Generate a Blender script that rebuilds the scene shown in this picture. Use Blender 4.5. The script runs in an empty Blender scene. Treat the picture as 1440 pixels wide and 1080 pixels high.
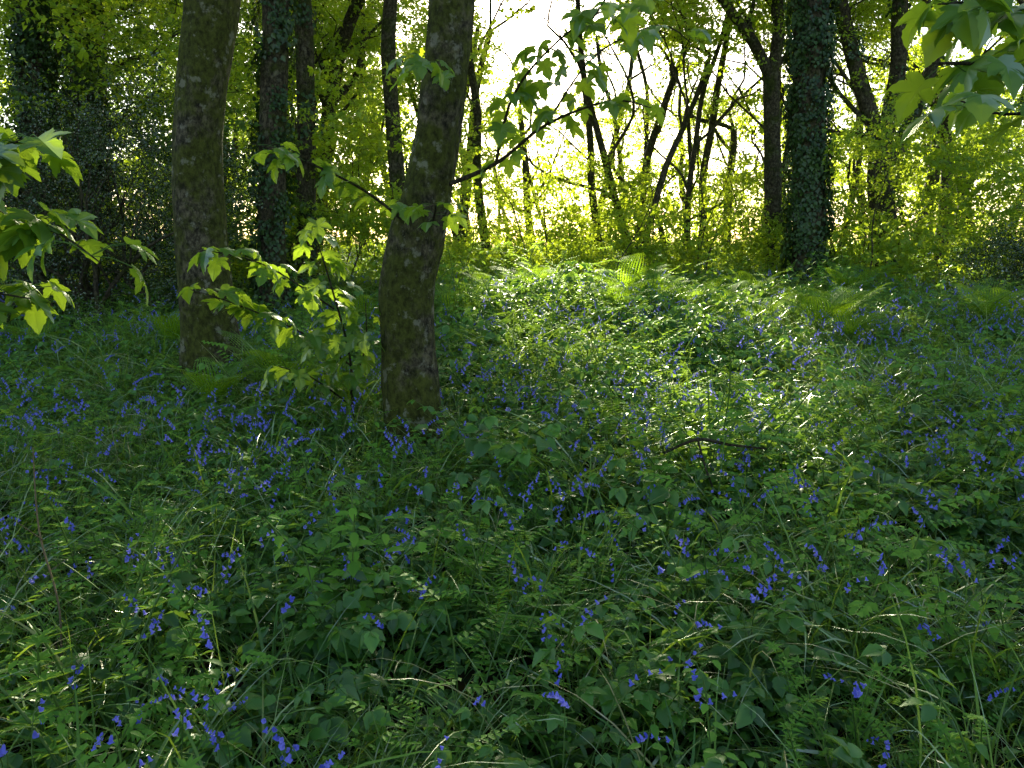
import bpy, math, random
import numpy as np
from mathutils import Vector, Matrix, Euler, noise
R = random.Random(7)
scene = bpy.context.scene
def N(x, y, z=0.0): return noise.noise(Vector((x, y, z)))

SUN_EL, SUN_AZ = 24.0, 0.5      # azimuth from +Y toward +X
TE = math.tan(math.radians(SUN_EL)); TA = math.tan(math.radians(SUN_AZ))

# ------------------------------------------------------------------ terrain
def H(x, y):
    yy = max(0.0, y)
    base = 0.047 * yy if yy < 16 else 0.752 + 0.9 * (1 - math.exp(-(yy - 16) / 30.0))
    k = min(1, max(0, (yy - 4) / 4))
    mound = .40 * math.exp(-((x - .8) / 1.6) ** 2 - ((y - 9.4) / 2.0) ** 2) + .34 * math.exp(-((x - 4.6) / 1.6) ** 2 - ((y - 10.5) / 1.8) ** 2)
    return base + mound + 0.07 * N(x * 0.35, y * 0.35, 3.1) + 0.03 * N(x * 1.3, y * 1.3, 8.0) + .18 * k * N(x * .55 + 4, y * .4, 1.7)

# ------------------------------------------------------------------ materials
def newmat(name):
    m = bpy.data.materials.new(name); m.use_nodes = True
    nt = m.node_tree; nt.nodes.clear()
    return m, nt, nt.nodes, nt.links

def leafmat(name, cA, cB, trans, tmix=0.42, rough=0.42, spec=0.02, fr=.10, dead=None):
    m, nt, n, l = newmat(name)
    out = n.new('ShaderNodeOutputMaterial')
    at = n.new('ShaderNodeAttribute'); at.attribute_name = 'lr'
    cr = n.new('ShaderNodeValToRGB'); e = cr.color_ramp.elements
    e[0].position = 0.12; e[0].color = (*cA, 1); e[1].position = 0.88; e[1].color = (*cB, 1)
    if dead:
        x = e.new(0.95); x.color = (*dead, 1)
    l.new(at.outputs['Fac'], cr.inputs[0])
    p = n.new('ShaderNodeBsdfDiffuse'); l.new(cr.outputs[0], p.inputs['Color'])
    t = n.new('ShaderNodeBsdfTranslucent')
    mx = n.new('ShaderNodeMix'); mx.data_type = 'RGBA'; mx.inputs[0].default_value = 0.3
    mx.inputs[6].default_value = (*trans, 1)
    l.new(cr.outputs[0], mx.inputs[7]); l.new(mx.outputs[2], t.inputs['Color'])
    ms = n.new('ShaderNodeMixShader'); ms.inputs[0].default_value = tmix
    l.new(p.outputs[0], ms.inputs[1]); l.new(t.outputs[0], ms.inputs[2])
    g = n.new('ShaderNodeBsdfGlossy'); g.inputs['Roughness'].default_value = rough; g.inputs['Color'].default_value = (.97, 1, .88, 1)
    lw = n.new('ShaderNodeLayerWeight'); lw.inputs['Blend'].default_value = .25
    lm = n.new('ShaderNodeMath'); lm.operation = 'MULTIPLY_ADD'; lm.inputs[1].default_value = fr; lm.inputs[2].default_value = spec
    l.new(lw.outputs['Fresnel'], lm.inputs[0])
    m2 = n.new('ShaderNodeMixShader'); l.new(lm.outputs[0], m2.inputs[0])
    l.new(ms.outputs[0], m2.inputs[1]); l.new(g.outputs[0], m2.inputs[2])
    l.new(m2.outputs[0], out.inputs[0])
    return m

def barkmat(name, c1, c2, moss, mossamt=0.5, lichen=0.3, scale=1.0):
    m, nt, n, l = newmat(name)
    out = n.new('ShaderNodeOutputMaterial'); p = n.new('ShaderNodeBsdfPrincipled')
    p.inputs['Roughness'].default_value = 0.9; p.inputs['Specular IOR Level'].default_value = 0.15
    tc = n.new('ShaderNodeTexCoord')
    mp = n.new('ShaderNodeMapping'); mp.inputs['Scale'].default_value = (1, 1, 0.7)
    l.new(tc.outputs['Object'], mp.inputs[0])
    n1 = n.new('ShaderNodeTexNoise'); n1.inputs['Scale'].default_value = 24 * scale; n1.inputs['Detail'].default_value = 9; n1.inputs['Roughness'].default_value = 0.72
    l.new(mp.outputs[0], n1.inputs['Vector'])
    n2 = n.new('ShaderNodeTexNoise'); n2.inputs['Scale'].default_value = 3.2; n2.inputs['Detail'].default_value = 6; n2.inputs['Roughness'].default_value = 0.7
    l.new(tc.outputs['Object'], n2.inputs['Vector'])
    n3 = n.new('ShaderNodeTexNoise'); n3.inputs['Scale'].default_value = 9; n3.inputs['Detail'].default_value = 6; n3.inputs['Roughness'].default_value = 0.65
    l.new(tc.outputs['Object'], n3.inputs['Vector'])
    r1 = n.new('ShaderNodeValToRGB'); r1.color_ramp.elements[0].position = 0.36; r1.color_ramp.elements[0].color = (*c1, 1)
    r1.color_ramp.elements[1].position = 0.66; r1.color_ramp.elements[1].color = (*c2, 1)
    l.new(n1.outputs[0], r1.inputs[0])
    rm = n.new('ShaderNodeValToRGB'); rm.color_ramp.elements[0].position = 0.62 - 0.3 * mossamt; rm.color_ramp.elements[1].position = 0.74 - 0.3 * mossamt
    l.new(n2.outputs[0], rm.inputs[0])
    mx = n.new('ShaderNodeMix'); mx.data_type = 'RGBA'; l.new(rm.outputs[0], mx.inputs[0])
    l.new(r1.outputs[0], mx.inputs[6]); mx.inputs[7].default_value = (*moss, 1)
    mm = n.new('ShaderNodeMix'); mm.data_type = 'RGBA'; mm.blend_type = 'MULTIPLY'; mm.inputs[0].default_value = 0.85
    rr = n.new('ShaderNodeValToRGB'); rr.color_ramp.elements[0].position = 0.38; rr.color_ramp.elements[0].color = (.18, .18, .18, 1); rr.color_ramp.elements[1].position = .60
    l.new(n1.outputs[0], rr.inputs[0]); l.new(mx.outputs[2], mm.inputs[6]); l.new(rr.outputs[0], mm.inputs[7])
    rl = n.new('ShaderNodeValToRGB'); rl.color_ramp.elements[0].position = 0.57; rl.color_ramp.elements[1].position = 0.63
    l.new(n3.outputs[0], rl.inputs[0])
    ml = n.new('ShaderNodeMath'); ml.operation = 'MULTIPLY'; ml.inputs[1].default_value = lichen
    l.new(rl.outputs[0], ml.inputs[0])
    mx2 = n.new('ShaderNodeMix'); mx2.data_type = 'RGBA'; l.new(ml.outputs[0], mx2.inputs[0])
    l.new(mm.outputs[2], mx2.inputs[6]); mx2.inputs[7].default_value = (0.30, 0.28, 0.19, 1)
    l.new(mx2.outputs[2], p.inputs['Base Color'])
    b = n.new('ShaderNodeBump'); b.inputs['Strength'].default_value = 1.0; b.inputs['Distance'].default_value = 0.035
    l.new(n1.outputs[0], b.inputs['Height']); l.new(b.outputs[0], p.inputs['Normal'])
    l.new(p.outputs[0], out.inputs[0])
    return m

def soilmat():
    m, nt, n, l = newmat('soil_litter')
    out = n.new('ShaderNodeOutputMaterial'); p = n.new('ShaderNodeBsdfDiffuse')
    tc = n.new('ShaderNodeTexCoord')
    v = n.new('ShaderNodeTexVoronoi'); v.inputs['Scale'].default_value = 22; l.new(tc.outputs['Object'], v.inputs['Vector'])
    ns = n.new('ShaderNodeTexNoise'); ns.inputs['Scale'].default_value = 5; ns.inputs['Detail'].default_value = 9; l.new(tc.outputs['Object'], ns.inputs['Vector'])
    cr = n.new('ShaderNodeValToRGB'); cr.color_ramp.elements[0].color = (.015, .014, .006, 1); cr.color_ramp.elements[1].color = (.06, .055, .02, 1)
    cr.color_ramp.elements[0].position = .35; cr.color_ramp.elements[1].position = .7
    l.new(ns.outputs[0], cr.inputs[0])
    mx = n.new('ShaderNodeMix'); mx.data_type = 'RGBA'; mx.blend_type = 'MULTIPLY'; mx.inputs[0].default_value = .6
    l.new(cr.outputs[0], mx.inputs[6]); l.new(v.outputs['Color'], mx.inputs[7])
    l.new(mx.outputs[2], p.inputs['Color'])
    l.new(p.outputs[0], out.inputs[0]); return m

M_bark = barkmat('sycamore_bark', (.042, .035, .018), (.17, .14, .078), (.085, .092, .014), .75, .5)
M_barkd = barkmat('old_bark', (.04, .032, .018), (.12, .098, .055), (.055, .065, .012), .45, .2)
M_twig = barkmat('twig_bark', (.05, .04, .02), (.12, .09, .05), (.05, .06, .02), .2, .1, 3)
M_soil = soilmat()
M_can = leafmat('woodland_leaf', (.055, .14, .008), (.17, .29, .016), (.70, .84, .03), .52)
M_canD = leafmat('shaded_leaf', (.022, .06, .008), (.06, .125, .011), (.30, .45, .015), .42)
M_syc = leafmat('sycamore_leaf', (.038, .11, .014), (.085, .19, .02), (.50, .70, .03), .5, .4, .02, .12)
M_ivy = leafmat('ivy_leaf', (.014, .034, .010), (.045, .09, .018), (.08, .16, .01), .15, .3, .02)
M_holly = leafmat('holly_leaf', (.014, .030, .008), (.050, .082, .016), (.08, .15, .01), .12, .25, .05, .18)
M_bram = leafmat('bramble_leaf', (.018, .075, .016), (.095, .25, .035), (.38, .60, .04), .38, .38, .03, .14)
M_herb = leafmat('herb_leaf', (.035, .135, .016), (.15, .33, .035), (.48, .68, .04), .42, .5, .01)
M_gras = leafmat('grass_blade', (.025, .09, .012), (.15, .29, .03), (.42, .58, .04), .38, .35, .02, .12, dead=(.26, .23, .09))
M_bleaf = leafmat('bluebell_leaf', (.025, .10, .016), (.08, .20, .03), (.32, .52, .04), .33, .28, .03, .15)
M_bell = leafmat('bluebell_flower', (.08, .095, .54), (.25, .24, .80), (.46, .42, .92), .4, .5, .01)
M_fern = leafmat('fern_frond', (.05, .14, .010), (.11, .25, .016), (.42, .62, .02), .45, .6, .0, .03)
M_stem = leafmat('green_stem', (.05, .11, .015), (.10, .18, .03), (.25, .38, .03), .2, .5)
M_dead = leafmat('dead_stem', (.10, .07, .035), (.18, .13, .07), (.2, .15, .08), .1, .8, .0)

# ------------------------------------------------------------------ mesh builder
class MB:
    def __init__(s): s.v = []; s.f = []; s.m = []; s.r = []
    def add(s, vs, fs, mat=0, r=None):
        o = len(s.v); r = R.random() if r is None else r
        s.v.extend([tuple(a) for a in vs]); s.r.extend([r] * len(vs))
        for f in fs: s.f.append(tuple(i + o for i in f)); s.m.append(mat)
    def merge(s, src, mat4, matmap):
        if not hasattr(src, 'na'): src.na = np.array(src.v); src.nr = np.array(src.r)
        M = np.array(mat4); o = len(s.v)
        s.v.extend(map(tuple, src.na @ M[:3, :3].T + M[:3, 3])); k = R.random()
        s.r.extend((.55 * src.nr + .45 * k).tolist())
        s.f.extend([tuple(i + o for i in f) for f in src.f]); s.m.extend([matmap[i] for i in src.m])
    def obj(s, name, mats, link=True, parent=None, smooth=True):
        me = bpy.data.meshes.new(name); me.from_pydata(s.v, [], s.f)
        me.polygons.foreach_set('material_index', s.m)
        me.polygons.foreach_set('use_smooth', [smooth] * len(s.f))
        a = me.attributes.new('lr', 'FLOAT', 'POINT'); a.data.foreach_set('value', s.r)
        for m in mats: me.materials.append(m)
        me.update()
        ob = bpy.data.objects.new(name, me)
        if link: scene.collection.objects.link(ob)
        if parent: ob.parent = parent
        return ob

def TRS(p, rot, s):
    return Matrix.Translation(Vector(p)) @ Euler(rot).to_matrix().to_4x4() @ Matrix.Scale(s, 4)

def empty(name, loc=(0, 0, 0)):
    e = bpy.data.objects.new(name, None); e.empty_display_size = .2
    scene.collection.objects.link(e); return e

def resample(P, rad, step):
    P = [Vector(p) for p in P]; out = []; ro = []
    n = len(P)
    for i in range(n - 1):
        p0 = P[max(i - 1, 0)]; p1 = P[i]; p2 = P[i + 1]; p3 = P[min(i + 2, n - 1)]
        k = max(1, int((p2 - p1).length / step))
        for j in range(k):
            t = j / k
            q = 0.5 * ((2 * p1) + (p2 - p0) * t + (2 * p0 - 5 * p1 + 4 * p2 - p3) * t * t + (3 * p1 - p0 - 3 * p2 + p3) * t ** 3)
            out.append(q); ro.append(rad[i] * (1 - t) + rad[i + 1] * t)
    out.append(P[-1]); ro.append(rad[-1]); return out, ro

def tube(mb, P, rad, segs=8, step=.2, amp=0.0, mat=0, seed=0, flare=None):
    Q, r = resample(P, rad, step)
    vs = []; fs = []; up = None
    for i, q in enumerate(Q):
        d = (Q[min(i + 1, len(Q) - 1)] - Q[max(i - 1, 0)]).normalized()
        if up is None:
            up = d.orthogonal().normalized()
        up = (up - d * up.dot(d)).normalized(); s = d.cross(up)
        for k in range(segs):
            a = 2 * math.pi * k / segs
            dirv = up * math.cos(a) + s * math.sin(a)
            rr = r[i]
            if amp:
                rr *= 1 + amp * N(dirv.x * 1.6 + seed, dirv.y * 1.6, q.z * 1.3) + amp * .45 * N(dirv.x * 4 + seed, dirv.y * 4, q.z * 4) + amp * .25 * N(dirv.x * 9 + seed, dirv.y * 9, q.z * 7)
            if flare:
                hgt = q.z - flare[0]
                rr *= 1 + flare[1] * math.exp(-max(hgt, 0) / .22) * (0.75 + .6 * math.sin(a * 4 + seed) )
            vs.append(q + dirv * rr)
    for i in range(len(Q) - 1):
        for k in range(segs):
            k2 = (k + 1) % segs
            fs.append((i * segs + k, i * segs + k2, (i + 1) * segs + k2, (i + 1) * segs + k))
    mb.add(vs, fs, mat)
    return Q, r

def frame(d, roll=0.0):
    d = Vector(d).normalized()
    z = Vector((0, 0, 1)) if abs(d.z) < .95 else Vector((0, 1, 0))
    n = (z - d * z.dot(d)).normalized(); s = d.cross(n)
    return d, n * math.cos(roll) + s * math.sin(roll)

SER = [(0, .0), (.12, .6), (.3, .95), (.42, .84), (.55, 1.0), (.68, .72), (.84, .42), (1, 0)]
def leaf(mb, o, d, n, L, W, prof=SER, fold=.25, droop=.15, mat=0, r=None):
    o = Vector(o); s = d.cross(n); vs = []; fs = []
    for t, w in prof:
        c = o + d * (L * t) - n * (droop * L * t * t); w2 = w * W / 2
        vs += [c - s * w2 + n * (fold * w2), c, c + s * w2 + n * (fold * w2)]
    for i in range(len(prof) - 1):
        a = i * 3
        fs += [(a, a + 1, a + 4, a + 3), (a + 1, a + 2, a + 5, a + 4)]
    mb.add(vs, fs, mat, r)
def leaf2(mb, o, d, n, L, W, mat=0, r=None):
    o = Vector(o); s = d.cross(n)
    b = o; t = o + d * L - n * .15 * L
    l_ = o + d * L * .42 - s * W / 2 + n * W * .15; r_ = o + d * L * .42 + s * W / 2 + n * W * .15
    mb.add([b, l_, t, r_], [(0, 2, 1), (0, 3, 2)], mat, r)
def leaf3(mb, o, d, n, L, mat=0):   # simple three-lobed leaf
    o = Vector(o); s = d.cross(n)
    def P(x, y): return o + s * (x * L) + d * (y * L) + n * (L * (.25 * abs(x) - .25 * y * y))
    mb.add([P(0, 0), P(-.32, .02), P(-.5, .5), P(-.22, .48), P(0, 1), P(.22, .48), P(.5, .5), P(.32, .02)],
           [(0, 3, 2, 1), (0, 4, 3), (0, 5, 4), (0, 7, 6, 5)], mat)

SY = [(0, 0), (.10, -.06), (.22, -.09), (.30, -.04), (.40, -.03), (.36, .05), (.38, .10), (.29, .15), (.36, .18), (.44, .22), (.47, .30), (.53, .35), (.58, .50), (.49, .47), (.42, .50), (.36, .46), (.22, .44), (.24, .54), (.29, .60), (.24, .66), (.22, .75), (.14, .82), (.08, .92), (0, 1.0)]
def sycleaf(mb, o, d, n, L, mat=0, droop=.35, fold=.25):
    o = Vector(o); s = d.cross(n); r = R.random()
    w = R.uniform(.9, 1.12); ph = R.random() * 6
    def P(x, y):
        rr = math.hypot(x, y - .25)
        z = -droop * rr * rr - .0 + fold * abs(x) * .8 - .25 * droop * x * x * 2 + .03 * math.sin(9 * x + 7 * y + ph)
        return o + s * (x * L * w) + d * (y * L) + n * (z * L)
    for sg in (-1, 1):
        vs = [P(0, .28)] + [P(sg * x, y) for x, y in SY]
        k = len(SY)
        inner = [P(sg * x * .5, .28 + (y - .28) * .5) for x, y in SY]
        vs += inner; fs = []
        for i in range(k - 1):
            fs.append((1 + i, 2 + i, 2 + k + i, 1 + k + i)); fs.append((0, 1 + k + i, 2 + k + i))
        mb.add(vs, fs, mat, r)

def strip(mb, o, az, L, W, lean, curve, mat=0, n=6, fold=.0, twist=0.0, r=None):
    o = Vector(o); a = math.radians(90) - lean; p = o.copy(); vs = []; fs = []
    side = Vector((-math.sin(az), math.cos(az), 0))
    for i in range(n + 1):
        t = i / n; w = W / 2 * (min(1, .5 + 2 * t) if t < .3 else max(0.02, (1 - ((t - .3) / .7) ** 2)))
        sd = side
        if twist:
            az2 = twist * t; sd = side * math.cos(az2) + Vector((0, 0, 1)) * math.sin(az2)
        up = Vector((-math.cos(az) * math.sin(a), -math.sin(az) * math.sin(a), math.cos(a)))
        vs += [p - sd * w + up * fold * w, p + sd * w - up * fold * w]
        p = p + Vector((math.cos(az) * math.cos(a), math.sin(az) * math.cos(a), math.sin(a))) * (L / n)
        a -= curve / n
    for i in range(n):
        b = i * 2; fs += [(b, b + 1, b + 3, b + 2)]
    mb.add(vs, fs, mat, r)

# ------------------------------------------------------------------ scatter via geometry nodes
def make_col(name, obs):
    c = bpy.data.collections.new(name)
    for o in obs: c.objects.link(o)
    return c

def scatter(name, col, P, ROT, S, IDX, parent=None):
    n = len(P)
    me = bpy.data.meshes.new(name); me.vertices.add(n)
    me.vertices.foreach_set('co', np.asarray(P, dtype=np.float32).ravel())
    a = me.attributes.new('rot', 'FLOAT_VECTOR', 'POINT'); a.data.foreach_set('vector', np.asarray(ROT, dtype=np.float32).ravel())
    a = me.attributes.new('scl', 'FLOAT', 'POINT'); a.data.foreach_set('value', np.asarray(S, dtype=np.float32))
    a = me.attributes.new('idx', 'INT', 'POINT'); a.data.foreach_set('value', np.asarray(IDX, dtype=np.int32))
    me.update()
    ob = bpy.data.objects.new(name, me); scene.collection.objects.link(ob)
    if parent: ob.parent = parent
    g = bpy.data.node_groups.new(name + '_nodes', 'GeometryNodeTree')
    g.interface.new_socket('Geometry', in_out='INPUT', socket_type='NodeSocketGeometry')
    g.interface.new_socket('Geometry', in_out='OUTPUT', socket_type='NodeSocketGeometry')
    gi = g.nodes.new('NodeGroupInput'); go = g.nodes.new('NodeGroupOutput')
    ci = g.nodes.new('GeometryNodeCollectionInfo'); ci.inputs['Collection'].default_value = col
    ci.inputs['Separate Children'].default_value = True; ci.inputs['Reset Children'].default_value = True
    ip = g.nodes.new('GeometryNodeInstanceOnPoints'); ip.inputs['Pick Instance'].default_value = True
    def attr(nm, t):
        q = g.nodes.new('GeometryNodeInputNamedAttribute'); q.data_type = t; q.inputs['Name'].default_value = nm
        return [o for o in q.outputs if o.enabled and o.name == 'Attribute'][0]
    er = g.nodes.new('FunctionNodeEulerToRotation')
    g.links.new(attr('rot', 'FLOAT_VECTOR'), er.inputs[0])
    g.links.new(gi.outputs[0], ip.inputs['Points']); g.links.new(ci.outputs[0], ip.inputs['Instance'])
    g.links.new(attr('idx', 'INT'), ip.inputs['Instance Index']); g.links.new(er.outputs[0], ip.inputs['Rotation'])
    g.links.new(attr('scl', 'FLOAT'), ip.inputs['Scale']); g.links.new(ip.outputs[0], go.inputs[0])
    md = ob.modifiers.new('instances', 'NODES'); md.node_group = g
    return ob

class Sc:
    def __init__(s): s.P = []; s.R = []; s.S = []; s.I = []
    def put(s, p, rot, sc, i): s.P.append(tuple(p)); s.R.append(tuple(rot)); s.S.append(sc); s.I.append(i)
    def make(s, name, col, parent=None): return scatter(name, col, s.P, s.R, s.S, s.I, parent) if s.P else None

TOT = [0]
def realize(name, groups, parent=None):
    """groups: list of (Sc, [MB...], matmap); builds one real mesh"""
    V = []; LR = []; LI = []; LT = []; MI = []; off = 0
    for sc, mbs, mm in groups:
        for b in mbs:
            if not hasattr(b, 'li'):
                b.na = np.array(b.v); b.nr = np.array(b.r)
                b.li = np.array([i for f in b.f for i in f], dtype=np.int32); b.lt = np.array([len(f) for f in b.f], dtype=np.int32); b.mi = np.array(b.m, dtype=np.int32)
        for p, r, s, i in zip(sc.P, sc.R, sc.S, sc.I):
            b = mbs[i % len(mbs)]; M = np.array(TRS(p, r, s))
            V.append((b.na @ M[:3, :3].T + M[:3, 3]).astype(np.float32)); LR.append(.6 * b.nr + .4 * R.random())
            LI.append(b.li + off); LT.append(b.lt); MI.append(np.array(mm, dtype=np.int32)[b.mi]); off += len(b.na)
    if not V: return
    V = np.concatenate(V); LI = np.concatenate(LI); LT = np.concatenate(LT); MI = np.concatenate(MI); LR = np.concatenate(LR)
    me = bpy.data.meshes.new(name); me.vertices.add(len(V)); me.vertices.foreach_set('co', V.ravel())
    me.loops.add(len(LI)); me.loops.foreach_set('vertex_index', LI)
    me.polygons.add(len(LT)); st = np.concatenate([[0], np.cumsum(LT)[:-1]]).astype(np.int32)
    me.polygons.foreach_set('loop_start', st)
    try: me.polygons.foreach_set('loop_total', LT)
    except Exception: pass
    me.polygons.foreach_set('material_index', MI)
    a = me.attributes.new('lr', 'FLOAT', 'POINT'); a.data.foreach_set('value', LR.astype(np.float32))
    me.update(calc_edges=True)
    TOT[0] += len(LT)
    ob = bpy.data.objects.new(name, me); scene.collection.objects.link(ob)
    if parent: ob.parent = parent
    return ob
def addmats(ob, mats):
    if ob:
        for m in mats: ob.data.materials.append(m)

# ------------------------------------------------------------------ where the sun gets through the canopy
def inE(x, y, cx, cy, rx, ry, m): return ((x - cx) / (rx + m)) ** 2 + ((y - cy) / (ry + m)) ** 2 < 1
GAPS = [(.7, 9.3, 1.4, 4.0), (1.05, 4.2, .20, .9), (3.8, 9.0, 1.7, 1.4), (6, 8.2, 1.0, .8), (-1.6, -1.2, .5, .6), (-1.35, 2.9, .12, .12), (2.6, 5.8, .3, .3)]
def openprob(X, Y, Z, m=.75):
    t = (Z - .35) / TE; gx = X - TA * t; gy = Y - t
    v = N(gx * .8 + 5, gy * .45, 2.2); w = N(gx * 2.2, gy * 1.3, 7.7)
    if gy > 13.0 + m:
        return (.85 if v > .06 else .34) if gx > -3.5 else .36
    for g in GAPS:
        if inE(gx, gy, *g, m): return 1.0
    if gx > 1 and gy > 5.2: return .97 if v + .4 * w > -.10 else 0.0
    if gx > -.6 and gy > 4.5: return .95 if v + .4 * w > .12 else 0.0
    return .92 if v + .6 * w > .41 else 0.0

# ------------------------------------------------------------------ prototypes
def spray_mb(seed, L=.75, nl=42, ls=(.055, .09), flat=.5, lob=False, off0=.24):
    R.seed(seed); mb = MB()
    pts = [Vector((0, 0, 0))]; d = Vector((1, 0, .15))
    for i in range(5):
        d = (d + Vector((R.uniform(-.2, .2), R.uniform(-.35, .35), R.uniform(-.2, .15)))).normalized(); pts.append(pts[-1] + d * L / 5)
    tube(mb, pts, [.006, .005, .004, .003, .002, .001], 3, .2, mat=1)
    for i in range(nl):
        t = R.random() ** .8 * (len(pts) - 1.001); k = int(t); c = pts[k].lerp(pts[k + 1], t - k)
        az = R.uniform(0, 6.28); off = R.uniform(.02, off0)
        c = c + Vector((math.cos(az) * off, math.sin(az) * off, R.uniform(-.10, .10)))
        a2 = az + R.uniform(-.9, .9)
        dd = Vector((math.cos(a2), math.sin(a2), R.uniform(-.9, .15))).normalized()
        dd, nn = frame(dd, R.uniform(-1, 1) * flat * 2)
        s = R.uniform(*ls)
        if lob: leaf3(mb, c, dd, nn, s, 0)
        else: leaf2(mb, c, dd, nn, s, s * .8, 0)
    return mb
def bough_mbs(key, base, n, count, rx, rz, smin=.8, smax=1.2):
    out = []
    for q in range(count):
        R.seed(1000 + q * 7 + key); mb = MB()
        for i in range(n):
            a = R.uniform(0, 6.28); rr = rx * math.sqrt(R.random())
            mb.merge(R.choice(base), TRS((rr * math.cos(a), rr * math.sin(a), R.gauss(0, rz)), (R.uniform(-.5, .5), R.uniform(-.4, .4), a + R.uniform(-.8, .8)), R.uniform(smin, smax)), [0, 1])
        out.append(mb)
    return out
SPL = [spray_mb(i, .7, 20, (.09, .14), .5, True) for i in range(5)]
SP = [spray_mb(5 + i, .75, 32, (.06, .095)) for i in range(5)]
SPF = [spray_mb(12 + i, .8, 15, (.11, .17)) for i in range(4)]
B_near = bough_mbs(1, SPL, 10, 6, .75, .25)
B_mid = bough_mbs(2, SP, 11, 6, .8, .25)
B_far = bough_mbs(3, SPF, 12, 5, .8, .28)
HS = [spray_mb(20 + i, .5, 60, (.03, .05), .9) for i in range(4)]
B_holly = bough_mbs(4, HS, 12, 4, .5, .22)

def ivyclump(seed):
    R.seed(seed); mb = MB()
    for i in range(26):
        c = Vector((R.uniform(-.14, .14), R.uniform(-.16, .16), R.uniform(.0, .07)))
        a = R.uniform(-2.4, -.7)
        d = Vector((math.cos(a), math.sin(a), R.uniform(-.1, .5))).normalized()
        n = Vector((0, 0, 1)); n = (n - d * n.dot(d)).normalized()
        s = R.uniform(.045, .08); leaf2(mb, c, d, n, s, s * .9, 0)
    return mb
IVY = [ivyclump(30 + i) for i in range(4)]

def bluebell(seed, lean):
    R.seed(seed); mb = MB()
    for i in range(R.randint(3, 5)):
        strip(mb, (0, 0, 0), R.uniform(0, 6.28), R.uniform(.24, .38), R.uniform(.009, .014), R.uniform(.25, .8), R.uniform(.7, 1.8), 1, 6, .3)
    az = R.uniform(0, 6.28); hh = R.uniform(.38, .52); P = []; p = Vector((0, 0, 0)); a = math.pi / 2 - R.uniform(.02, .3)
    seg = 10
    for i in range(seg + 1):
        P.append(p.copy()); p = p + Vector((math.cos(az) * math.cos(a), math.sin(az) * math.cos(a), math.sin(a))) * hh / seg
        if i > 5: a -= lean / 4
    tube(mb, P, [.0026 * (1 - .55 * i / seg) for i in range(seg + 1)], 3, .5, mat=2)
    nb = R.randint(4, 9)
    for b in range(nb):
        t = .78 + .22 * b / (nb - 1); f = t * seg; k = min(int(f), seg - 1); c = P[k].lerp(P[k + 1], f - k)
        ba = az + R.uniform(-1.5, 1.5)
        sc = R.uniform(.85, 1.1) - .4 * (b / nb)
        c2 = c + Vector((math.cos(ba), math.sin(ba), .1)) * R.uniform(.008, .018) * sc
        down = Vector((math.cos(ba) * R.uniform(.2, 1.1), math.sin(ba) * R.uniform(.2, .9), -1)).normalized()
        _, nn = frame(down); ss = down.cross(nn)
        vs = []; fs = []; rings = [(0, .0022), (.4, .0042), (.74, .0044), (1.0, .0088)]
        for ti, (tt, rr) in enumerate(rings):
            for q in range(6):
                aa = q * math.pi / 3
                vs.append(c2 + down * (.018 * sc * tt - (.003 if (ti == 3 and q % 2) else 0)) + (nn * math.cos(aa) + ss * math.sin(aa)) * rr * sc)
        for ti in range(3):
            for q in range(6):
                q2 = (q + 1) % 6; fs.append((ti * 6 + q, ti * 6 + q2, ti * 6 + 6 + q2, ti * 6 + 6 + q))
        mb.add(vs, fs, 0)
        mb.add([c, c2 + Vector((0, 0, .002)), c2 - Vector((0, 0, .002))], [(0, 1, 2)], 2)
    return mb
BB = [bluebell(40 + i, .8 + .4 * (i % 4)) for i in range(12)]
bmats = [M_bell, M_bleaf, M_stem]
colBell = make_col('bluebell_plants', [m.obj('bluebell_plant_%02d' % i, bmats, link=False) for i, m in enumerate(BB)])
def bellpatch(q):
    R.seed(900 + q); mb = MB()
    for i in range(13):
        mb.merge(R.choice(BB), TRS((R.gauss(0, .38), R.gauss(0, .38), R.uniform(-.05, .04)), (R.uniform(-.2, .2), R.uniform(-.2, .2), R.uniform(0, 6.28)), R.uniform(.75, 1.15)), [0, 1, 2])
    return mb.obj('bluebell_patch_%02d' % q, bmats, link=False)
colBellP = make_col('bluebell_patches', [bellpatch(i) for i in range(5)])

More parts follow.
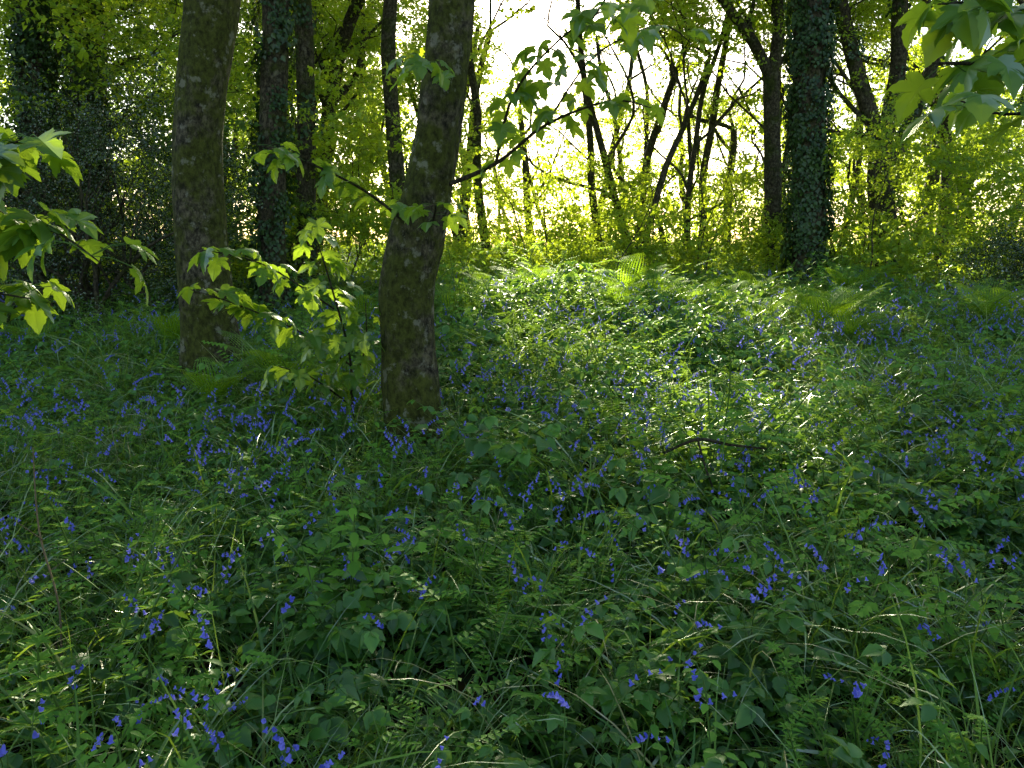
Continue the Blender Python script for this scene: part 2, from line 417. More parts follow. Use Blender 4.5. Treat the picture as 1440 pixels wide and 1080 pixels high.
def grass(seed, tall=1.0, n=24, w=(.003, .0075)):
    R.seed(seed); mb = MB()
    for i in range(n):
        o = (R.gauss(0, .05), R.gauss(0, .05), 0)
        strip(mb, o, R.uniform(0, 6.28), R.uniform(.2, .5) * tall, R.uniform(*w), R.uniform(.1, .7), R.uniform(.6, 2.3), 0, 6, .2, R.uniform(-1, 1))
    return mb
def bramble(seed):
    R.seed(seed); mb = MB()
    for st in range(R.randint(2, 3)):
        az = R.uniform(0, 6.28); p = Vector((R.uniform(-.05, .05), R.uniform(-.05, .05), 0)); a = R.uniform(.7, 1.4); P = []
        L = R.uniform(.25, .52)
        for i in range(8):
            P.append(p.copy()); p = p + Vector((math.cos(az) * math.cos(a), math.sin(az) * math.cos(a), math.sin(a))) * L / 7
            a -= R.uniform(.1, .25); az += R.uniform(-.2, .2)
        tube(mb, P, [.003] * 7 + [.0015], 3, .5, mat=1)
        for i in range(2, 8):
            for sgn in ([1, -1] if R.random() < .5 else [R.choice([1, -1])]):
                b = az + sgn * R.uniform(.5, 1.5); pet = Vector((math.cos(b), math.sin(b), R.uniform(.0, .5))).normalized()
                c = P[i] + pet * R.uniform(.03, .06)
                mb.add([P[i], c, P[i] + Vector((0, 0, .003))], [(0, 1, 2)], 1)
                S = R.uniform(.036, .066); tilt = R.uniform(-.6, .3)
                for off, sc in ((0, 1.1), (1.25, .85), (-1.25, .85)):
                    bb = b + off; d = Vector((math.cos(bb), math.sin(bb), tilt)).normalized()
                    d, n = frame(d, R.uniform(-.6, .6))
                    leaf(mb, c, d, n, S * sc, S * sc * .72, SER, .35, .25, 0)
    return mb
def herb(seed, kind):
    R.seed(seed); mb = MB()
    for st in range(R.randint(4, 6)):
        az = R.uniform(0, 6.28); p = Vector((R.gauss(0, .05), R.gauss(0, .05), 0)); a = R.uniform(1.1, 1.55); P = []
        L = R.uniform(.2, .46); ns = 8
        for i in range(ns + 1):
            P.append(p.copy()); p = p + Vector((math.cos(az) * math.cos(a), math.sin(az) * math.cos(a), math.sin(a))) * L / ns
            a -= R.uniform(-.02, .12)
        tube(mb, P, [.0022] * ns + [.001], 3, .5, mat=1)
        for i in range(2, ns + 1):
            if kind == 0:
                for k in range(7):
                    b = k * .9 + i; d = Vector((math.cos(b), math.sin(b), .35)).normalized(); d, n = frame(d)
                    leaf2(mb, P[i], d, n, .036 * R.uniform(.7, 1.1) * (1.1 - .05 * i), .008, 0)
            elif kind == 1:
                for k in range(2):
                    b = i * 1.57 + k * 3.14 + R.uniform(-.2, .2); d = Vector((math.cos(b), math.sin(b), R.uniform(-.3, .2))).normalized(); d, n = frame(d, R.uniform(-.2, .2))
                    leaf(mb, P[i] + d * .01, d, n, .064 * (1.15 - .08 * i) * R.uniform(.8, 1.1), .036 * (1.15 - .08 * i), SER, .25, .3, 0)
            else:
                if i % 2 == 0:
                    b = R.uniform(0, 6.28); d0 = Vector((math.cos(b), math.sin(b), .4)).normalized()
                    for q in range(1, 7):
                        c = P[i] + d0 * .018 * q
                        for sg in (-1, 1):
                            b2 = b + sg * .9; d = Vector((math.cos(b2), math.sin(b2), R.uniform(-.1, .3))).normalized(); d, n = frame(d)
                            leaf2(mb, c, d, n, .034 * (1.2 - .12 * q), .015, 0)
    return mb
GR = [grass(50 + i) for i in range(5)]; BR = [bramble(60 + i) for i in range(8)]; HB = [herb(70 + i, i % 3) for i in range(9)]
def patch(q, wg, wb, wh, n=50, size=.45):
    R.seed(300 + q); mb = MB(); tot = wg + wb + wh
    for i in range(n):
        u = R.random() * tot; x, y = R.uniform(-size, size), R.uniform(-size, size)
        if N(x * 3 + q, y * 3, 4) < -.20: continue
        T = TRS((x, y, R.uniform(-.10, .0)), (R.uniform(-.3, .3), R.uniform(-.3, .3), R.uniform(0, 6.28)), R.uniform(.6, 1.2) * (1.35 if R.random() < .15 else 1))
        if u < wg: mb.merge(R.choice(GR), T, [2])
        elif u < wg + wb: mb.merge(R.choice(BR), T, [0, 3])
        else: mb.merge(R.choice(HB), T, [1, 3])
    return mb.obj('undergrowth_patch_%02d' % q, [M_bram, M_herb, M_gras, M_stem], link=False)
MIX = [(.55, .3, .15), (.5, .3, .2), (.75, .1, .1), (.12, .78, .12), (.22, .7, .1), (.25, .6, .2), (.2, .3, .5), (.28, .4, .35), (.35, .5, .15)]
colPatch = make_col('undergrowth_patches', [patch(i, *w) for i, w in enumerate(MIX)])
TG = [grass(150 + i, 1.5, 11, (.003, .006)) for i in range(4)]
colTall = make_col('tall_grass_tufts', [m.obj('tall_grass_%02d' % i, [M_gras], link=False) for i, m in enumerate(TG)])

def fern(seed):
    R.seed(seed); mb = MB()
    for fr in range(R.randint(7, 9)):
        az = fr * 6.28 / 8 + R.uniform(-.3, .3); a = R.uniform(1.05, 1.4); L = R.uniform(.5, .75); p = Vector((0, 0, 0)); n0 = 22; P = []; A = []
        for i in range(n0 + 1):
            P.append(p.copy()); A.append(a); p = p + Vector((math.cos(az) * math.cos(a), math.sin(az) * math.cos(a), math.sin(a))) * L / n0; a -= .055
        tube(mb, P, [.004 * (1 - .8 * i / n0) for i in range(n0 + 1)], 3, .5, mat=1)
        for i in range(4, n0 + 1):
            t = i / n0; W = .15 * math.sin(math.pi * min(1, (1 - t) * .75 + .12)) * (1.0 if t > .3 else .8)
            T = Vector((math.cos(az) * math.cos(A[i]), math.sin(az) * math.cos(A[i]), math.sin(A[i])))
            S = Vector((-math.sin(az), math.cos(az), 0))
            for sg in (-1, 1):
                d = (S * sg + T * .35 + Vector((0, 0, -.12))).normalized(); n = T.cross(S); n = (n - d * n.dot(d)).normalized()
                for q in range(5):
                    c = P[i] + d * W * (q + .3) / 5; ll = .022 * (1 - q / 6) * (W / .12)
                    for s2 in (-1, 1):
                        dd = (T * s2 + d * .5).normalized(); nn = (n - dd * n.dot(dd)).normalized(); ss = dd.cross(nn)
                        mb.add([c - ss * .005, c + dd * ll - ss * .003, c + dd * ll + ss * .004, c + ss * .007], [(0, 1, 2, 3)], 0)
    return mb.obj('fern_plant_%02d' % seed, [M_fern, M_stem], link=False)
colFern = make_col('fern_plants', [fern(80 + i) for i in range(3)])
R.seed(99)

# ------------------------------------------------------------------ ground sheet
def axis(lo, hi, n, c, k=3.2):
    t = np.linspace(-1, 1, n); s = np.sinh(k * t) / math.sinh(k)
    return [c + (v * (hi - c) if v > 0 else -v * (lo - c)) for v in s]
xs = axis(-260, 260, 161, 0, 4.5); ys = axis(-120, 400, 181, 6, 4.5)
mb = MB(); vs = [(x, y, H(x, y)) for y in ys for x in xs]; nx = len(xs)
mb.add(vs, [(j * nx + i, j * nx + i + 1, (j + 1) * nx + i + 1, (j + 1) * nx + i) for j in range(len(ys) - 1) for i in range(nx - 1)])
mb.obj('ground', [M_soil])

# ------------------------------------------------------------------ individually modelled trees
def rrot(): return (R.uniform(-.4, .4), R.uniform(-.4, .4), R.uniform(0, 6.28))
def crown(sc, c, rx, ry, rz, n, s=(.8, 1.3)):
    for _ in range(n):
        X = c[0] + R.gauss(0, rx * .6); Y = c[1] + R.gauss(0, ry * .6); Z = c[2] + R.gauss(0, rz * .6)
        if Z < 1 or R.random() < openprob(X, Y, Z, .9): continue
        sc.put((X, Y, Z), rrot(), R.uniform(*s), R.randrange(6))

def ivy_on(sc, Q, r, dens, zmax=99, cover=1.0, seed=0):
    for i in range(len(Q) - 1):
        if Q[i].z > zmax: break
        L = (Q[i + 1] - Q[i]).length; n = int(dens * L * r[i] * 6.28 + R.random())
        for _ in range(n):
            a = R.uniform(0, 6.28); q = Q[i].lerp(Q[i + 1], R.random())
            if N(math.cos(a) * 1.2 + seed, math.sin(a) * 1.2, q.z * 1.1) > cover - .5: continue
            o = Vector((math.cos(a), math.sin(a), 0)); rr = r[i] * R.uniform(1.0, 1.25)
            zax = (o + Vector((0, 0, R.uniform(-.2, .4)))).normalized(); yax = (Vector((0, 0, 1)) - zax * zax.z).normalized(); xax = yax.cross(zax)
            m = Matrix((xax, yax, zax)).transposed()
            sc.put(q + o * rr, m.to_euler(), R.uniform(.8, 1.3), R.randrange(4))

def limb(mb, p, d, L, r, depth, tips, wig=.35, segs=7, up=.15):
    P = [Vector(p)]; d = Vector(d).normalized(); n = 6; rad = [r]
    for i in range(n):
        d = (d + Vector((R.gauss(0, wig), R.gauss(0, wig), R.gauss(0, wig * .6) + up * .6))).normalized()
        P.append(P[-1] + d * L / n); rad.append(r * (1 - .75 * (i + 1) / n))
        if depth > 0 and i >= 1 and R.random() < .75:
            dd = (d + Vector((R.gauss(0, .8), R.gauss(0, .8), R.uniform(-.2, .7)))).normalized()
            limb(mb, P[-1], dd, L * R.uniform(.4, .65), rad[-1] * .6, depth - 1, tips, wig, max(4, segs - 2), up)
    tube(mb, P, rad, segs, L / n * .5)
    tips.extend(P[2:])
    return P

def specific_tree(name, trunk, rad, bark, limbs=(), crownspec=None, ivy=None, segs=40, step=.06, amp=.10, flare=None, hs=0):
    e = empty(name)
    mb = MB(); Q, r = tube(mb, trunk, rad, segs, step, amp, 0, seed=hs * 3.7, flare=flare)
    tips = []
    qs = [tube(mb, P, rr, 16, .12, .08, 0, seed=hs + 2) for P, rr in limbs]
    for t in [Q[-1]] + [q[0][-1] for q in qs]:
        for _ in range(3):
            limb(mb, t, (R.uniform(-.8, .8), R.uniform(-.8, .8), .8), R.uniform(2.5, 4), .06, 1, tips, .3)
    mb.obj('trunk_and_limbs', [bark], parent=e)
    sc = Sc()
    if crownspec: crown(sc, *crownspec)
    for t in tips:
        if R.random() < .25 and R.random() > openprob(*t): sc.put(t, rrot(), R.uniform(.6, 1.0), R.randrange(6))
    addmats(realize('foliage', [(sc, B_mid, [0, 1])], e), [M_can, M_twig])
    if ivy:
        si = Sc(); ivy_on(si, Q, r, *ivy)
        for q in qs: ivy_on(si, q[0], q[1], *ivy)
        addmats(realize('ivy', [(si, IVY, [0])], e), [M_ivy])
    return e

specific_tree('sycamore_tree',
    [(-2.60, 7.0, .15), (-2.63, 7.0, .45), (-2.66, 7, 1.1), (-2.68, 7, 1.9), (-2.655, 7, 2.48), (-2.565, 7, 3.06), (-2.46, 7, 3.61), (-2.3, 7.0, 4.6), (-2.3, 7.1, 6.5)],
    [.29, .262, .226, .208, .197, .205, .215, .19, .12], M_bark, flare=(.30, .28), hs=1, amp=.10,
    crownspec=((-2.2, 7.5, 8.5), 2.2, 2.0, 1.0, 24))
specific_tree('sycamore_tree',
    [(-.665, 5.3, .1), (-.672, 5.3, .45), (-.686, 5.3, .9), (-.69, 5.3, 1.33), (-.625, 5.3, 1.68), (-.54, 5.3, 2.0), (-.487, 5.3, 2.3), (-.42, 5.3, 2.71), (-.37, 5.3, 3.2), (-.25, 5.3, 4.2), (-.3, 5.5, 6.0)],
    [.22, .190, .176, .184, .178, .148, .130, .136, .14, .11, .07], M_bark,
    limbs=[([(-.50, 5.33, 1.80), (-.43, 5.36, 2.1), (-.37, 5.36, 2.5), (-.32, 5.35, 2.9), (-.2, 5.4, 3.6), (.3, 5.6, 5)], [.06, .062, .062, .07, .06, .03])],
    flare=(.22, .30), hs=2, amp=.15,
    crownspec=((-.3, 6.3, 7.8), 1.8, 1.6, .8, 16))
specific_tree('ivy_clad_tree', [(-3.58, 12, .4), (-3.55, 12, 1.7), (-3.45, 12, 3.4), (-3.32, 12, 5.1), (-3.2, 12, 8)], [.24, .2, .19, .19, .12], M_barkd,
    ivy=(30, 7, .65), segs=20, step=.15, crownspec=((-3.3, 12, 9), 2.5, 2, 1.5, 25), hs=3)
specific_tree('ivy_clad_tree', [(5.15, 14, .5), (5.12, 14, 1.6), (5.0, 14, 3.6), (4.93, 14, 5.6), (4.9, 14, 9)], [.32, .28, .26, .27, .2], M_barkd,
    ivy=(40, 7.5, 1.05), segs=20, step=.15, crownspec=((5, 14, 9.5), 2.5, 2, 1.5, 22), hs=4)
specific_tree('ivy_clad_tree', [(-7.6, 13, .4), (-7.55, 13, 2.5), (-7.3, 13, 5.5), (-7.2, 13, 9)], [.27, .24, .22, .15], M_barkd,
    ivy=(38, 7, 1.0), segs=16, step=.2, crownspec=((-7, 13, 6.5), 3, 2, 2, 46), hs=5)
specific_tree('ivy_clad_tree', [(-7.75, 15, .5), (-7.7, 15, 2.5), (-7.6, 15, 5.5), (-7.5, 15, 9)], [.3, .25, .25, .15], M_barkd,
    ivy=(38, 8, 1.0), segs=16, step=.2, crownspec=((-8, 15, 7), 3, 2, 2, 46), hs=6)
specific_tree('ash_tree', [(-3.55, 14, .5), (-3.52, 14, 2.4), (-3.45, 14, 4.2), (-3.45, 14, 5.9), (-3.6, 14, 9)], [.2, .16, .15, .14, .09], M_barkd,
    ivy=(8, 7, .5), segs=16, step=.2, crownspec=((-4, 14, 9), 2, 2, 1.5, 20), hs=7)
specific_tree('ash_tree', [(-2.05, 15, .5), (-2.1, 15, 3), (-2.2, 15, 5.0), (-2.1, 15, 6.5), (-2.1, 15, 9)], [.17, .14, .13, .12, .08], M_barkd,
    segs=16, step=.2, crownspec=((-2, 15, 9), 2, 2, 1.5, 16), hs=8)
specific_tree('ash_tree', [(5.6, 17, .6), (5.47, 17, 2.0), (5.35, 17, 3.6), (5.25, 17, 5.1)], [.23, .18, .17, .16], M_barkd,
    limbs=[([(5.25, 17, 5.0), (4.85, 17, 5.7), (4.2, 17, 6.5), (3.4, 17, 7.6)], [.12, .11, .09, .06]), ([(5.25, 17, 5.0), (5.35, 17, 5.8), (5.3, 17, 7), (5.6, 17, 9)], [.13, .12, .1, .07])],
    segs=16, step=.2, crownspec=((5, 17, 8), 2.5, 2, 1.8, 26), hs=9)
specific_tree('ash_tree', [(8.0, 17, .6), (7.82, 17, 1.8), (7.6, 17, 3.0), (7.6, 17, 3.8)], [.32, .27, .25, .22], M_barkd,
    limbs=[([(7.6, 17, 3.6), (7.15, 17, 4.7), (6.85, 17, 5.5), (6.5, 17, 6.8), (6.4, 17, 9)], [.17, .16, .15, .13, .08]),
           ([(7.6, 17, 3.6), (7.8, 17, 5.1), (7.75, 17, 6.8), (8, 17, 9)], [.17, .16, .15, .08]),
           ([(7.7, 17, 2.8), (8.05, 17, 3.9), (8.4, 17, 4.9), (8.8, 17, 6.7), (9.2, 17, 9)], [.14, .13, .12, .11, .06])],
    ivy=(10, 7, .6), segs=18, step=.2, crownspec=((8, 17, 8), 2.5, 2, 1.8, 24), hs=10)

# ------------------------------------------------------------------ woodland behind
mb = MB(); scN = Sc(); scM = Sc(); scD = Sc(); scS = Sc(); scX = Sc(); scXD = Sc()
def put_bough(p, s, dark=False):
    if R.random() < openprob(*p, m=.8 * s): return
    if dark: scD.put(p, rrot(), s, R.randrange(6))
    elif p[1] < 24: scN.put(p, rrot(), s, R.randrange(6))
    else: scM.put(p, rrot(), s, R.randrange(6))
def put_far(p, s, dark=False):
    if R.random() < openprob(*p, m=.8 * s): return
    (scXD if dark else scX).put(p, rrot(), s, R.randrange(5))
def put_spray(p, s):
    if R.random() < openprob(*p, m=.35 * s): return
    scS.put(p, rrot(), s, R.randrange(5))
trees = [(-.5, 20, .12), (2.6, 22, .12), (3.1, 21, .12), (3.8, 24, .15), (6.0, 25, .14), (2.9, 18, .09), (-1.6, 26, .15), (2.9, 30, .14), (-4.8, 19, .2), (-6.2, 22, .2), (10.5, 20, .18), (12, 24, .2), (8.6, 27, .18), (11, 16, .16), (-9.5, 17, .22), (-11, 20, .25), (-12, 15, .2),
         (4.2, 19, .08), (3.6, 27, .10), (4.9, 22, .09), (5.6, 29, .11), (7.0, 22, .10), (-1.3, 22, .09), (1.4, 28, .09), (6.6, 20, .08), (9.4, 23, .11)]
for _ in range(48):
    y = R.uniform(26, 60); x = R.uniform(-.72, .72) * y
    if -1.4 < x - TA * y < 2.8: x += R.choice([-3.5, 4.5]) if R.random() < .8 else 0
    trees.append((x, y, R.uniform(.11, .2)))
for (x, y, r) in trees:
    z0 = H(x, y) - .1; hh = R.uniform(4.5, 8.5); P = [Vector((x, y, z0))]; d = Vector((R.gauss(0, .08), 0, 1))
    n = 6; rad = [r * 1.15]
    for i in range(n):
        d = (d + Vector((R.gauss(0, .13), R.gauss(0, .1), .1))).normalized(); P.append(P[-1] + d * hh / n); rad.append(r * (1 - .45 * (i + 1) / n))
    tube(mb, P, rad, 10, .35, .1, seed=x)
    tips = []
    for k in range(R.randint(3, 5)):
        i = R.choice([2, 3, 4, 5, 6, 6, 6]); a = R.uniform(0, 6.28)
        limb(mb, P[i], (math.cos(a), math.sin(a) * .6, R.uniform(.5, 1.3)), R.uniform(2.5, 5.0), rad[i] * .55, 1 if y > 34 else 2, tips, .38)
    for t in tips:
        a = t.x / t.y; el = (t.z - 1.6) / t.y
        pr = .13 if -.1 < a < .55 and el > .10 else .25
        q = t + Vector((R.gauss(0, .3), R.gauss(0, .3), R.gauss(0, .2)))
        if R.random() < pr * (1 if y > 34 else .6):
            if y < 35: put_bough(q, R.uniform(.4, .75), dark=(a < -.30))
            else: put_far(q, R.uniform(.7, 1.0), dark=(a < -.30))
        elif R.random() < .2: put_spray(t, R.uniform(.8, 1.3))
        elif R.random() < .06 and y > 20: scS.put(t, rrot(), R.uniform(.6, 1.1), R.randrange(5))
mb.obj('background_trees', [M_barkd])

# understorey foliage
for _ in range(1700):
    y = 12.5 + 26 * R.random() ** 1.1; x = R.uniform(-.78, .78) * y
    a = x / y; left = a < -.24
    hmax = .20 * y if -.1 < a < .33 else .25 * y
    if left: hmax = .30 * y
    if N(x * .35, y * .35, 5) < -.33 and not left: continue
    cz = H(x, y) + .25 + R.random() * (hmax if R.random() < .7 else hmax * .4)
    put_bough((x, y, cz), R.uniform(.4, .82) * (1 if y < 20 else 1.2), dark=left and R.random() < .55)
for _ in range(85):   # shrubs along the right side
    y = R.uniform(12.5, 16); x = y * R.uniform(.40, .74)
    p = (x, y, H(x, y) + .3 + 2.7 * R.random()); scN.put(p, rrot(), R.uniform(.35, .65), R.randrange(6))
for _ in range(150):   # low shrubs behind the glade
    y = R.uniform(15, 22); x = y * R.uniform(-.08, .36)
    p = (x, y, H(x, y) + .25 + (y - 13.5) * .38 * R.random()); scN.put(p, rrot(), R.uniform(.35, .6), R.randrange(6))
mb = MB()
for _ in range(90):
    y = R.uniform(12.5, 26); x = R.uniform(-.7, .75) * y; tips = []
    limb(mb, (x, y, H(x, y)), (R.gauss(0, .2), R.gauss(0, .2), 1), R.uniform(1.6, 3.8), .018, 1, tips, .2, 5, .4)
    for t in tips:
        if R.random() < .6: put_spray(t, R.uniform(.6, 1.0))
mb.obj('understorey_saplings', [M_barkd])
# far belt
for _ in range(880):
    y = R.uniform(38, 85); x = R.uniform(-.85, .85) * y; a = x / y
    cz = 1.0 + R.random() ** 1.15 * ((.18 if a < .3 else .23) * y if -.1 < a else .28 * y)
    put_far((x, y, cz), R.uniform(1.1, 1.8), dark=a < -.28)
# leaf screen added above the view to keep sun off the near ground
for _ in range(640):
    Y = R.uniform(42, 60); gy = R.uniform(-8, 13); gx = R.uniform(-12, 13)
    t = Y - gy; Z = .35 + t * TE; X = gx + TA * t
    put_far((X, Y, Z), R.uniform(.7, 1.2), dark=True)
for _ in range(1900):
    Y = R.uniform(42, 60); gy = R.uniform(-4, 13); gx = R.uniform(-6, 8)
    t = Y - gy; Z = .35 + t * TE; X = gx + TA * t
    put_spray((X, Y, Z), R.uniform(1, 1.5))
addmats(realize('woodland_foliage_and_sun_screen', [(scN, B_near, [0, 1]), (scM, B_mid, [0, 1]), (scX, B_far, [0, 1]), (scS, SPL, [0, 1]), (scD, B_near, [2, 1]), (scXD, B_far, [2, 1])]), [M_can, M_twig, M_canD])  # wood's leaves, plus the added high screen that blocks the sun

def holly(cx, cy, rx, ry, h, n, nst):
    e = empty('holly_bush'); mb = MB(); sh = Sc()
    for k in range(nst):
        tips = []; limb(mb, (cx + R.gauss(0, .4), cy + R.gauss(0, .4), H(cx, cy) - .1), (R.gauss(0, .4), R.gauss(0, .4), 1), h * R.uniform(.6, 1), .04, 1, tips, .25)
    mb.obj('stems', [M_barkd], parent=e)
    for _ in range(n):
        a = R.uniform(0, 6.28); u = R.random() ** .45; v = R.random()
        k = u * math.sqrt(max(0, 1 - (v * .93) ** 2)) * (1 + .35 * N(math.cos(a) * 1.5, math.sin(a) * 1.5, v * 3))
        sh.put((cx + rx * k * math.cos(a), cy + ry * k * math.sin(a), H(cx, cy) + .1 + v * h), (R.uniform(-.8, .8), R.uniform(-.8, .8), R.uniform(0, 6.28)), R.uniform(.5, .95), R.randrange(4))
    addmats(realize('foliage', [(sh, B_holly, [0, 1])], e), [M_holly, M_twig])
holly(-5.7, 10.8, 2.1, 1.7, 2.9, 72, 20)
holly(8.6, 11.5, 1.9, 1.7, 1.2, 50, 10)

# ------------------------------------------------------------------ near sycamore shoots with big leaves
def leafy(mb, P, rad, nl, ls, spread=.5, side=None, start=.2):
    Q, r = tube(mb, P, rad, 6, .05, .05, 1)
    for i in range(nl):
        t = start + (1 - start) * (i + R.random()) / nl; k = min(int(t * (len(Q) - 1)), len(Q) - 2)
        b = R.uniform(0, 6.28)
        pet = Vector((math.cos(b), math.sin(b), R.uniform(-.3, .6))).normalized(); pl = R.uniform(.05, .13)
        c = Q[k] + pet * pl
        tube(mb, [Q[k], Q[k] + pet * pl * .5 + Vector((0, 0, .01)), c], [.0018, .0015, .0013], 4, .1, mat=2)
        d = Vector((pet.x, pet.y, R.uniform(-1.6, -.1))).normalized(); d, n = frame(d, R.uniform(-.6, .6))
        sycleaf(mb, c, d, n, R.uniform(*ls), 0, R.uniform(.2, .7), R.uniform(.1, .5))
def sycplant(name, branches):
    e = empty(name); mb = MB()
    for b in branches: leafy(mb, *b)
    mb.obj('leafy_shoots', [M_syc, M_twig, M_stem], parent=e, smooth=True)
sycplant('sycamore_branch', [
    ([(-.42, 5.25, 2.0), (-.1, 5.1, 2.12), (.2, 4.9, 2.32), (.55, 4.7, 2.42), (.75, 4.5, 2.35)], [.016, .012, .009, .006, .003], 20, (.10, .16)),
    ([(-.1, 5.1, 2.12), (.0, 4.8, 2.45), (.2, 4.5, 2.65), (.45, 4.3, 2.78), (.7, 4.2, 2.75)], [.010, .008, .006, .005, .003], 34, (.11, .17)),
    ([(-.4, 5.1, 2.6), (-.5, 4.8, 2.62), (-.5, 4.5, 2.58), (-.45, 4.3, 2.5)], [.012, .008, .006, .003], 14, (.10, .15)),
    ([(-.66, 5.2, 1.75), (-.9, 5.0, 1.95), (-1.2, 4.8, 2.1), (-1.45, 4.6, 2.18)], [.012, .008, .006, .003], 22, (.10, .15)),
    ([(-.5, 5.1, 1.75), (-.45, 4.8, 1.85), (-.5, 4.6, 1.82)], [.009, .006, .003], 9, (.10, .14)),
    ([(.2, 4.9, 2.32), (.5, 5.1, 2.75), (.9, 5.2, 2.95), (1.1, 5.2, 2.85)], [.008, .006, .005, .003], 22, (.12, .17)),
])
sycplant('sycamore_sapling', [
    ([(-1.15, 5.6, .2), (-1.12, 5.5, .8), (-1.2, 5.4, 1.3), (-1.3, 5.3, 1.75)], [.012, .01, .007, .003], 44, (.11, .17), .5, None, .25),
    ([(-1.12, 5.5, .8), (-1.4, 5.3, 1.05), (-1.75, 5.1, 1.25), (-2.0, 5.0, 1.35)], [.008, .006, .005, .003], 32, (.11, .17)),
    ([(-1.13, 5.5, .6), (-.98, 5.3, .95), (-.95, 5.2, 1.25)], [.007, .005, .003], 16, (.10, .15)),
    ([(-1.2, 5.4, 1.2), (-1.6, 5.2, 1.5), (-1.95, 5.0, 1.6)], [.007, .005, .003], 22, (.10, .16)),
    ([(-1.15, 5.6, .5), (-1.35, 5.3, .75), (-1.5, 5.1, .85)], [.007, .005, .003], 18, (.10, .15)),
])
sycplant('sycamore_sapling', [
    ([(-2.3, 2.5, .1), (-2.15, 2.5, 1.0), (-1.9, 2.45, 1.6), (-1.5, 2.4, 1.98)], [.014, .012, .008, .004], 34, (.09, .14)),
    ([(-1.95, 2.45, 1.4), (-1.6, 2.4, 1.65), (-1.35, 2.35, 1.66), (-1.17, 2.3, 1.56)], [.008, .006, .004, .002], 50, (.09, .14)),
    ([(-1.9, 2.45, 1.6), (-1.55, 2.4, 1.85), (-1.34, 2.35, 1.92)], [.007, .005, .002], 40, (.10, .15)),
    ([(-2.0, 2.5, 1.2), (-1.65, 2.4, 1.45), (-1.38, 2.3, 1.46)], [.007, .005, .002], 34, (.08, .13)),
])
sycplant('sycamore_branch', [
    ([(2.4, 2.9, 2.3), (1.7, 2.6, 2.15), (1.35, 2.4, 2.12), (1.15, 2.3, 2.10)], [.014, .010, .006, .003], 30, (.12, .18)),
    ([(1.7, 2.6, 2.15), (1.5, 2.3, 2.0), (1.3, 2.2, 1.95), (1.12, 2.1, 1.97)], [.009, .006, .004, .002], 12, (.10, .14)),
    ([(1.7, 2.6, 2.2), (1.4, 2.5, 2.3), (1.2, 2.4, 2.28)], [.009, .006, .002], 22, (.12, .18)),
])

# ------------------------------------------------------------------ ground flora
sp, sb, sbp, sf, stl = Sc(), Sc(), Sc(), Sc(), Sc()
def tilt(a=.15): return (R.uniform(-a, a), R.uniform(-a, a), R.uniform(0, 6.28))
y = .7
while y < 46:
    st = .66 if y < 10 else (.85 if y < 20 else 1.5)
    w = .74 * y + 1.6; x = -w + R.random() * .5
    while x < w:
        X = x + R.uniform(-.16, .16) * st; Y = y + R.uniform(-.16, .16) * st
        v = N(X * .6, Y * .6, 1.0); u = N(X * .45 + 9, Y * .45, 4.0); h = N(X * .8, Y * .8, 20)
        s = (st / .66) ** .6 * (1 + .3 * u + .8 * h) * R.uniform(.8, 1.2)
        if inE(X, Y, .8, 8.6, 1.5, 2.4, 0): i = R.choice([3, 4, 6, 7, 8]); s *= 1.2
        elif v > .16: i = R.choice([0, 1, 2, 2])
        elif v < -.03: i = R.choice([3, 4, 5, 4])
        elif u > .10: i = R.choice([6, 7])
        else: i = R.choice([5, 7, 8, 1])
        near = min(math.hypot(X + .67, Y - 5.3), math.hypot(X + 2.62, Y - 7))
        if near < .25: s *= .6
        sp.put((X, Y, H(X, Y) - .02), (R.uniform(-.06, .06), R.uniform(-.06, .06), R.uniform(0, 6.28)), s, i)
        x += st
    y += st
cl = [(R.uniform(-1, 1), .8 + 8.5 * math.sqrt(R.random())) for _ in range(150)] + [(R.uniform(-1, .3), .8 + 4.5 * R.random() ** .7) for _ in range(30)]
for (a, y0) in cl:      # loose clumps
    x0 = a * (.74 * y0 + 1.2)
    for _ in range(R.randint(2, 13)):
        x = x0 + R.gauss(0, .36); y = y0 + R.gauss(0, .36)
        if y < .7 or min(math.hypot(x + .67, y - 5.3), math.hypot(x + 2.62, y - 7)) < .3: continue
        sb.put((x, y, H(x, y)), tilt(.28), R.uniform(.75, 1.15), R.randrange(12))
for _ in range(950):
    y = .8 + 8.2 * math.sqrt(R.random()); x = R.uniform(-1, 1) * (.74 * y + 1.3)
    if min(math.hypot(x + .67, y - 5.3), math.hypot(x + 2.62, y - 7)) < .3: continue
    sb.put((x, y, H(x, y)), tilt(.28), R.uniform(.7, 1.1), R.randrange(12))
for _ in range(560):
    y = 1.2 + 9 * R.random(); x = R.uniform(-1, 1) * (.74 * y + 1.0)
    if N(x * .6, y * .6, 33) < -.08: continue
    stl.put((x, y, H(x, y)), tilt(.2), R.uniform(.65, 1.15), R.randrange(4))
y = 8
while y < 30:
    w = .72 * y; x = -w + R.random()
    while x < w:
        if N(x * .5, y * .5, 12) > -.05: sbp.put((x + R.uniform(-.5, .5), y + R.uniform(-.5, .5), H(x, y) + .06), tilt(.05), R.uniform(.85, 1.2), R.randrange(5))
        x += 1.1 if y > 10 else 1.3
    y += 1.0
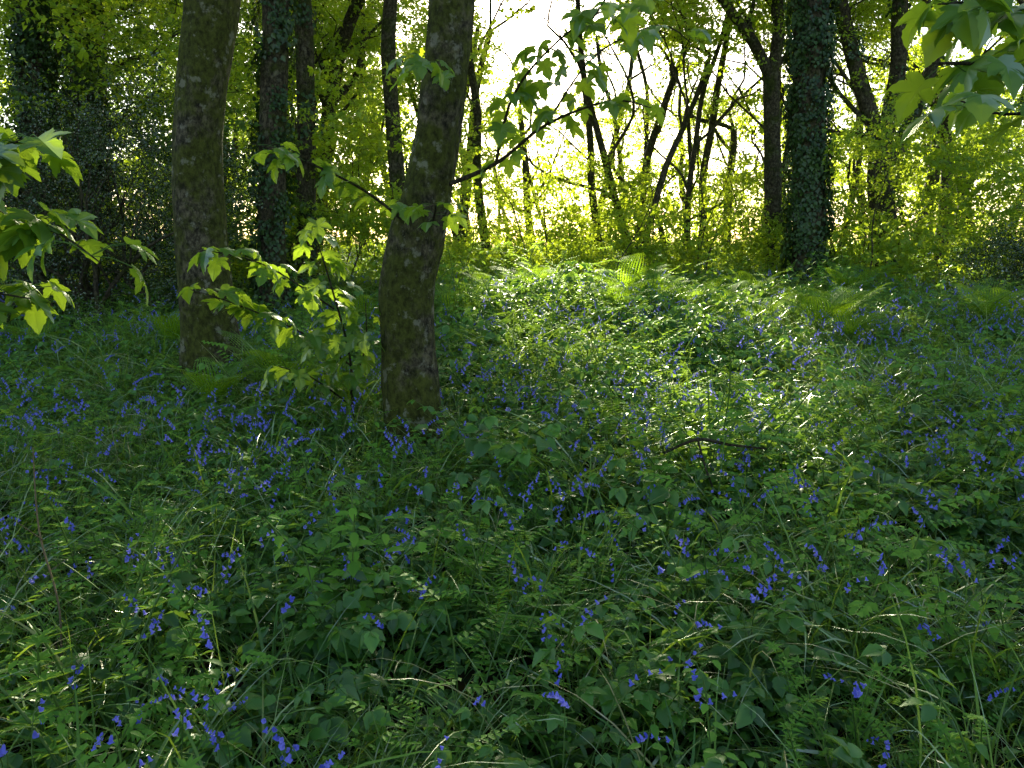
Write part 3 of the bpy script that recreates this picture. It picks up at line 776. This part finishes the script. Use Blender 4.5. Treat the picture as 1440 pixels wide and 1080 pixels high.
for (x, y, s) in [(1.35, 9.4, 1.1), (1.7, 9.9, 1), (-.25, 12.0, 1.2), (.1, 12.6, 1.2), (.5, 11.8, 1), (3.3, 8.6, 1.1), (3.7, 9.0, 1.0), (2.9, 9.2, .9), (3.4, 8.0, .8), (-1.75, 6.1, .9), (-2.2, 5.8, .8), (-2.0, 6.5, .9), (5.2, 8.8, .9), (.55, 6.9, .6), (-3.4, 8.0, 1), (4.6, 11.0, 1), (2.1, 11.8, 1.1), (-5, 8.3, .9), (5.9, 10.2, 1), (1.2, 8.7, .8)]:
    sf.put((x, y, H(x, y) + .18), tilt(.1), s * 1.08, R.randrange(3))
for _ in range(30):
    y = R.uniform(9, 20); x = R.uniform(-.65, .65) * y; sf.put((x, y, H(x, y) + .14), tilt(.1), R.uniform(.8, 1.2), R.randrange(3))
sb.make('bluebells', colBell); sbp.make('bluebell_drifts', colBellP); sp.make('undergrowth', colPatch); sf.make('ferns', colFern); stl.make('tall_grass', colTall)

e = empty('fallen_branch'); mb = MB()
tube(mb, [(.78, 4.0, .56), (.95, 3.98, .64), (1.1, 3.95, .62), (1.28, 3.9, .61)], [.007, .009, .007, .004], 7, .03, .2)
tube(mb, [(.95, 3.98, .64), (.98, 3.9, .5), (1.05, 3.8, .3)], [.006, .005, .004], 6, .04, .2)
mb.obj('stick', [M_twig], parent=e)
e = empty('dead_stalk'); mb = MB()
tube(mb, [(-1.60, 2.6, .0), (-1.58, 2.62, .35), (-1.61, 2.6, .65), (-1.59, 2.58, .95)], [.004, .0035, .003, .0015], 5, .05, .1)
for h, dx in ((.5, .1), (.62, -.09), (.75, .07)):
    tube(mb, [(-1.60, 2.6, h), (-1.60 + dx, 2.6, h + .07)], [.002, .001], 4, .05)
mb.obj('stalk', [M_dead], parent=e)

# ------------------------------------------------------------------ light, sky, camera
w = bpy.data.worlds.new('World'); scene.world = w; w.use_nodes = True
nt = w.node_tree; bg = nt.nodes['Background']
sky = nt.nodes.new('ShaderNodeTexSky'); sky.sky_type = 'NISHITA'; sky.sun_disc = False
sky.sun_elevation = math.radians(SUN_EL); sky.sun_rotation = math.radians(SUN_AZ)
sky.air_density = 1.0; sky.dust_density = 1.5
nt.links.new(sky.outputs[0], bg.inputs[0]); bg.inputs[1].default_value = .38
ld = bpy.data.lights.new('sun', 'SUN'); ld.energy = 30; ld.angle = math.radians(.5); ld.color = (1, .92, .72)
lo = bpy.data.objects.new('sun', ld); scene.collection.objects.link(lo)
sd = Vector((TA, 1, TE)).normalized(); lo.rotation_euler = sd.to_track_quat('Z', 'Y').to_euler(); lo.location = (0, 0, 30)
cd = bpy.data.cameras.new('camera'); cd.sensor_width = 36; cd.lens = 28.1; cd.clip_end = 1000; cd.clip_start = .05
co = bpy.data.objects.new('camera', cd); scene.collection.objects.link(co)
co.location = (0, 0, 1.6); co.rotation_euler = (math.radians(90 - 9.6), 0, 0); scene.camera = co
scene.view_settings.view_transform = 'Standard'; scene.view_settings.look = 'None'; scene.view_settings.exposure = 0
print('instances', len(sp.P), len(sb.P), len(sbp.P), 'foliage', len(scN.P), len(scM.P), len(scD.P), len(scX.P), len(scXD.P), len(scS.P), 'faces', TOT[0])
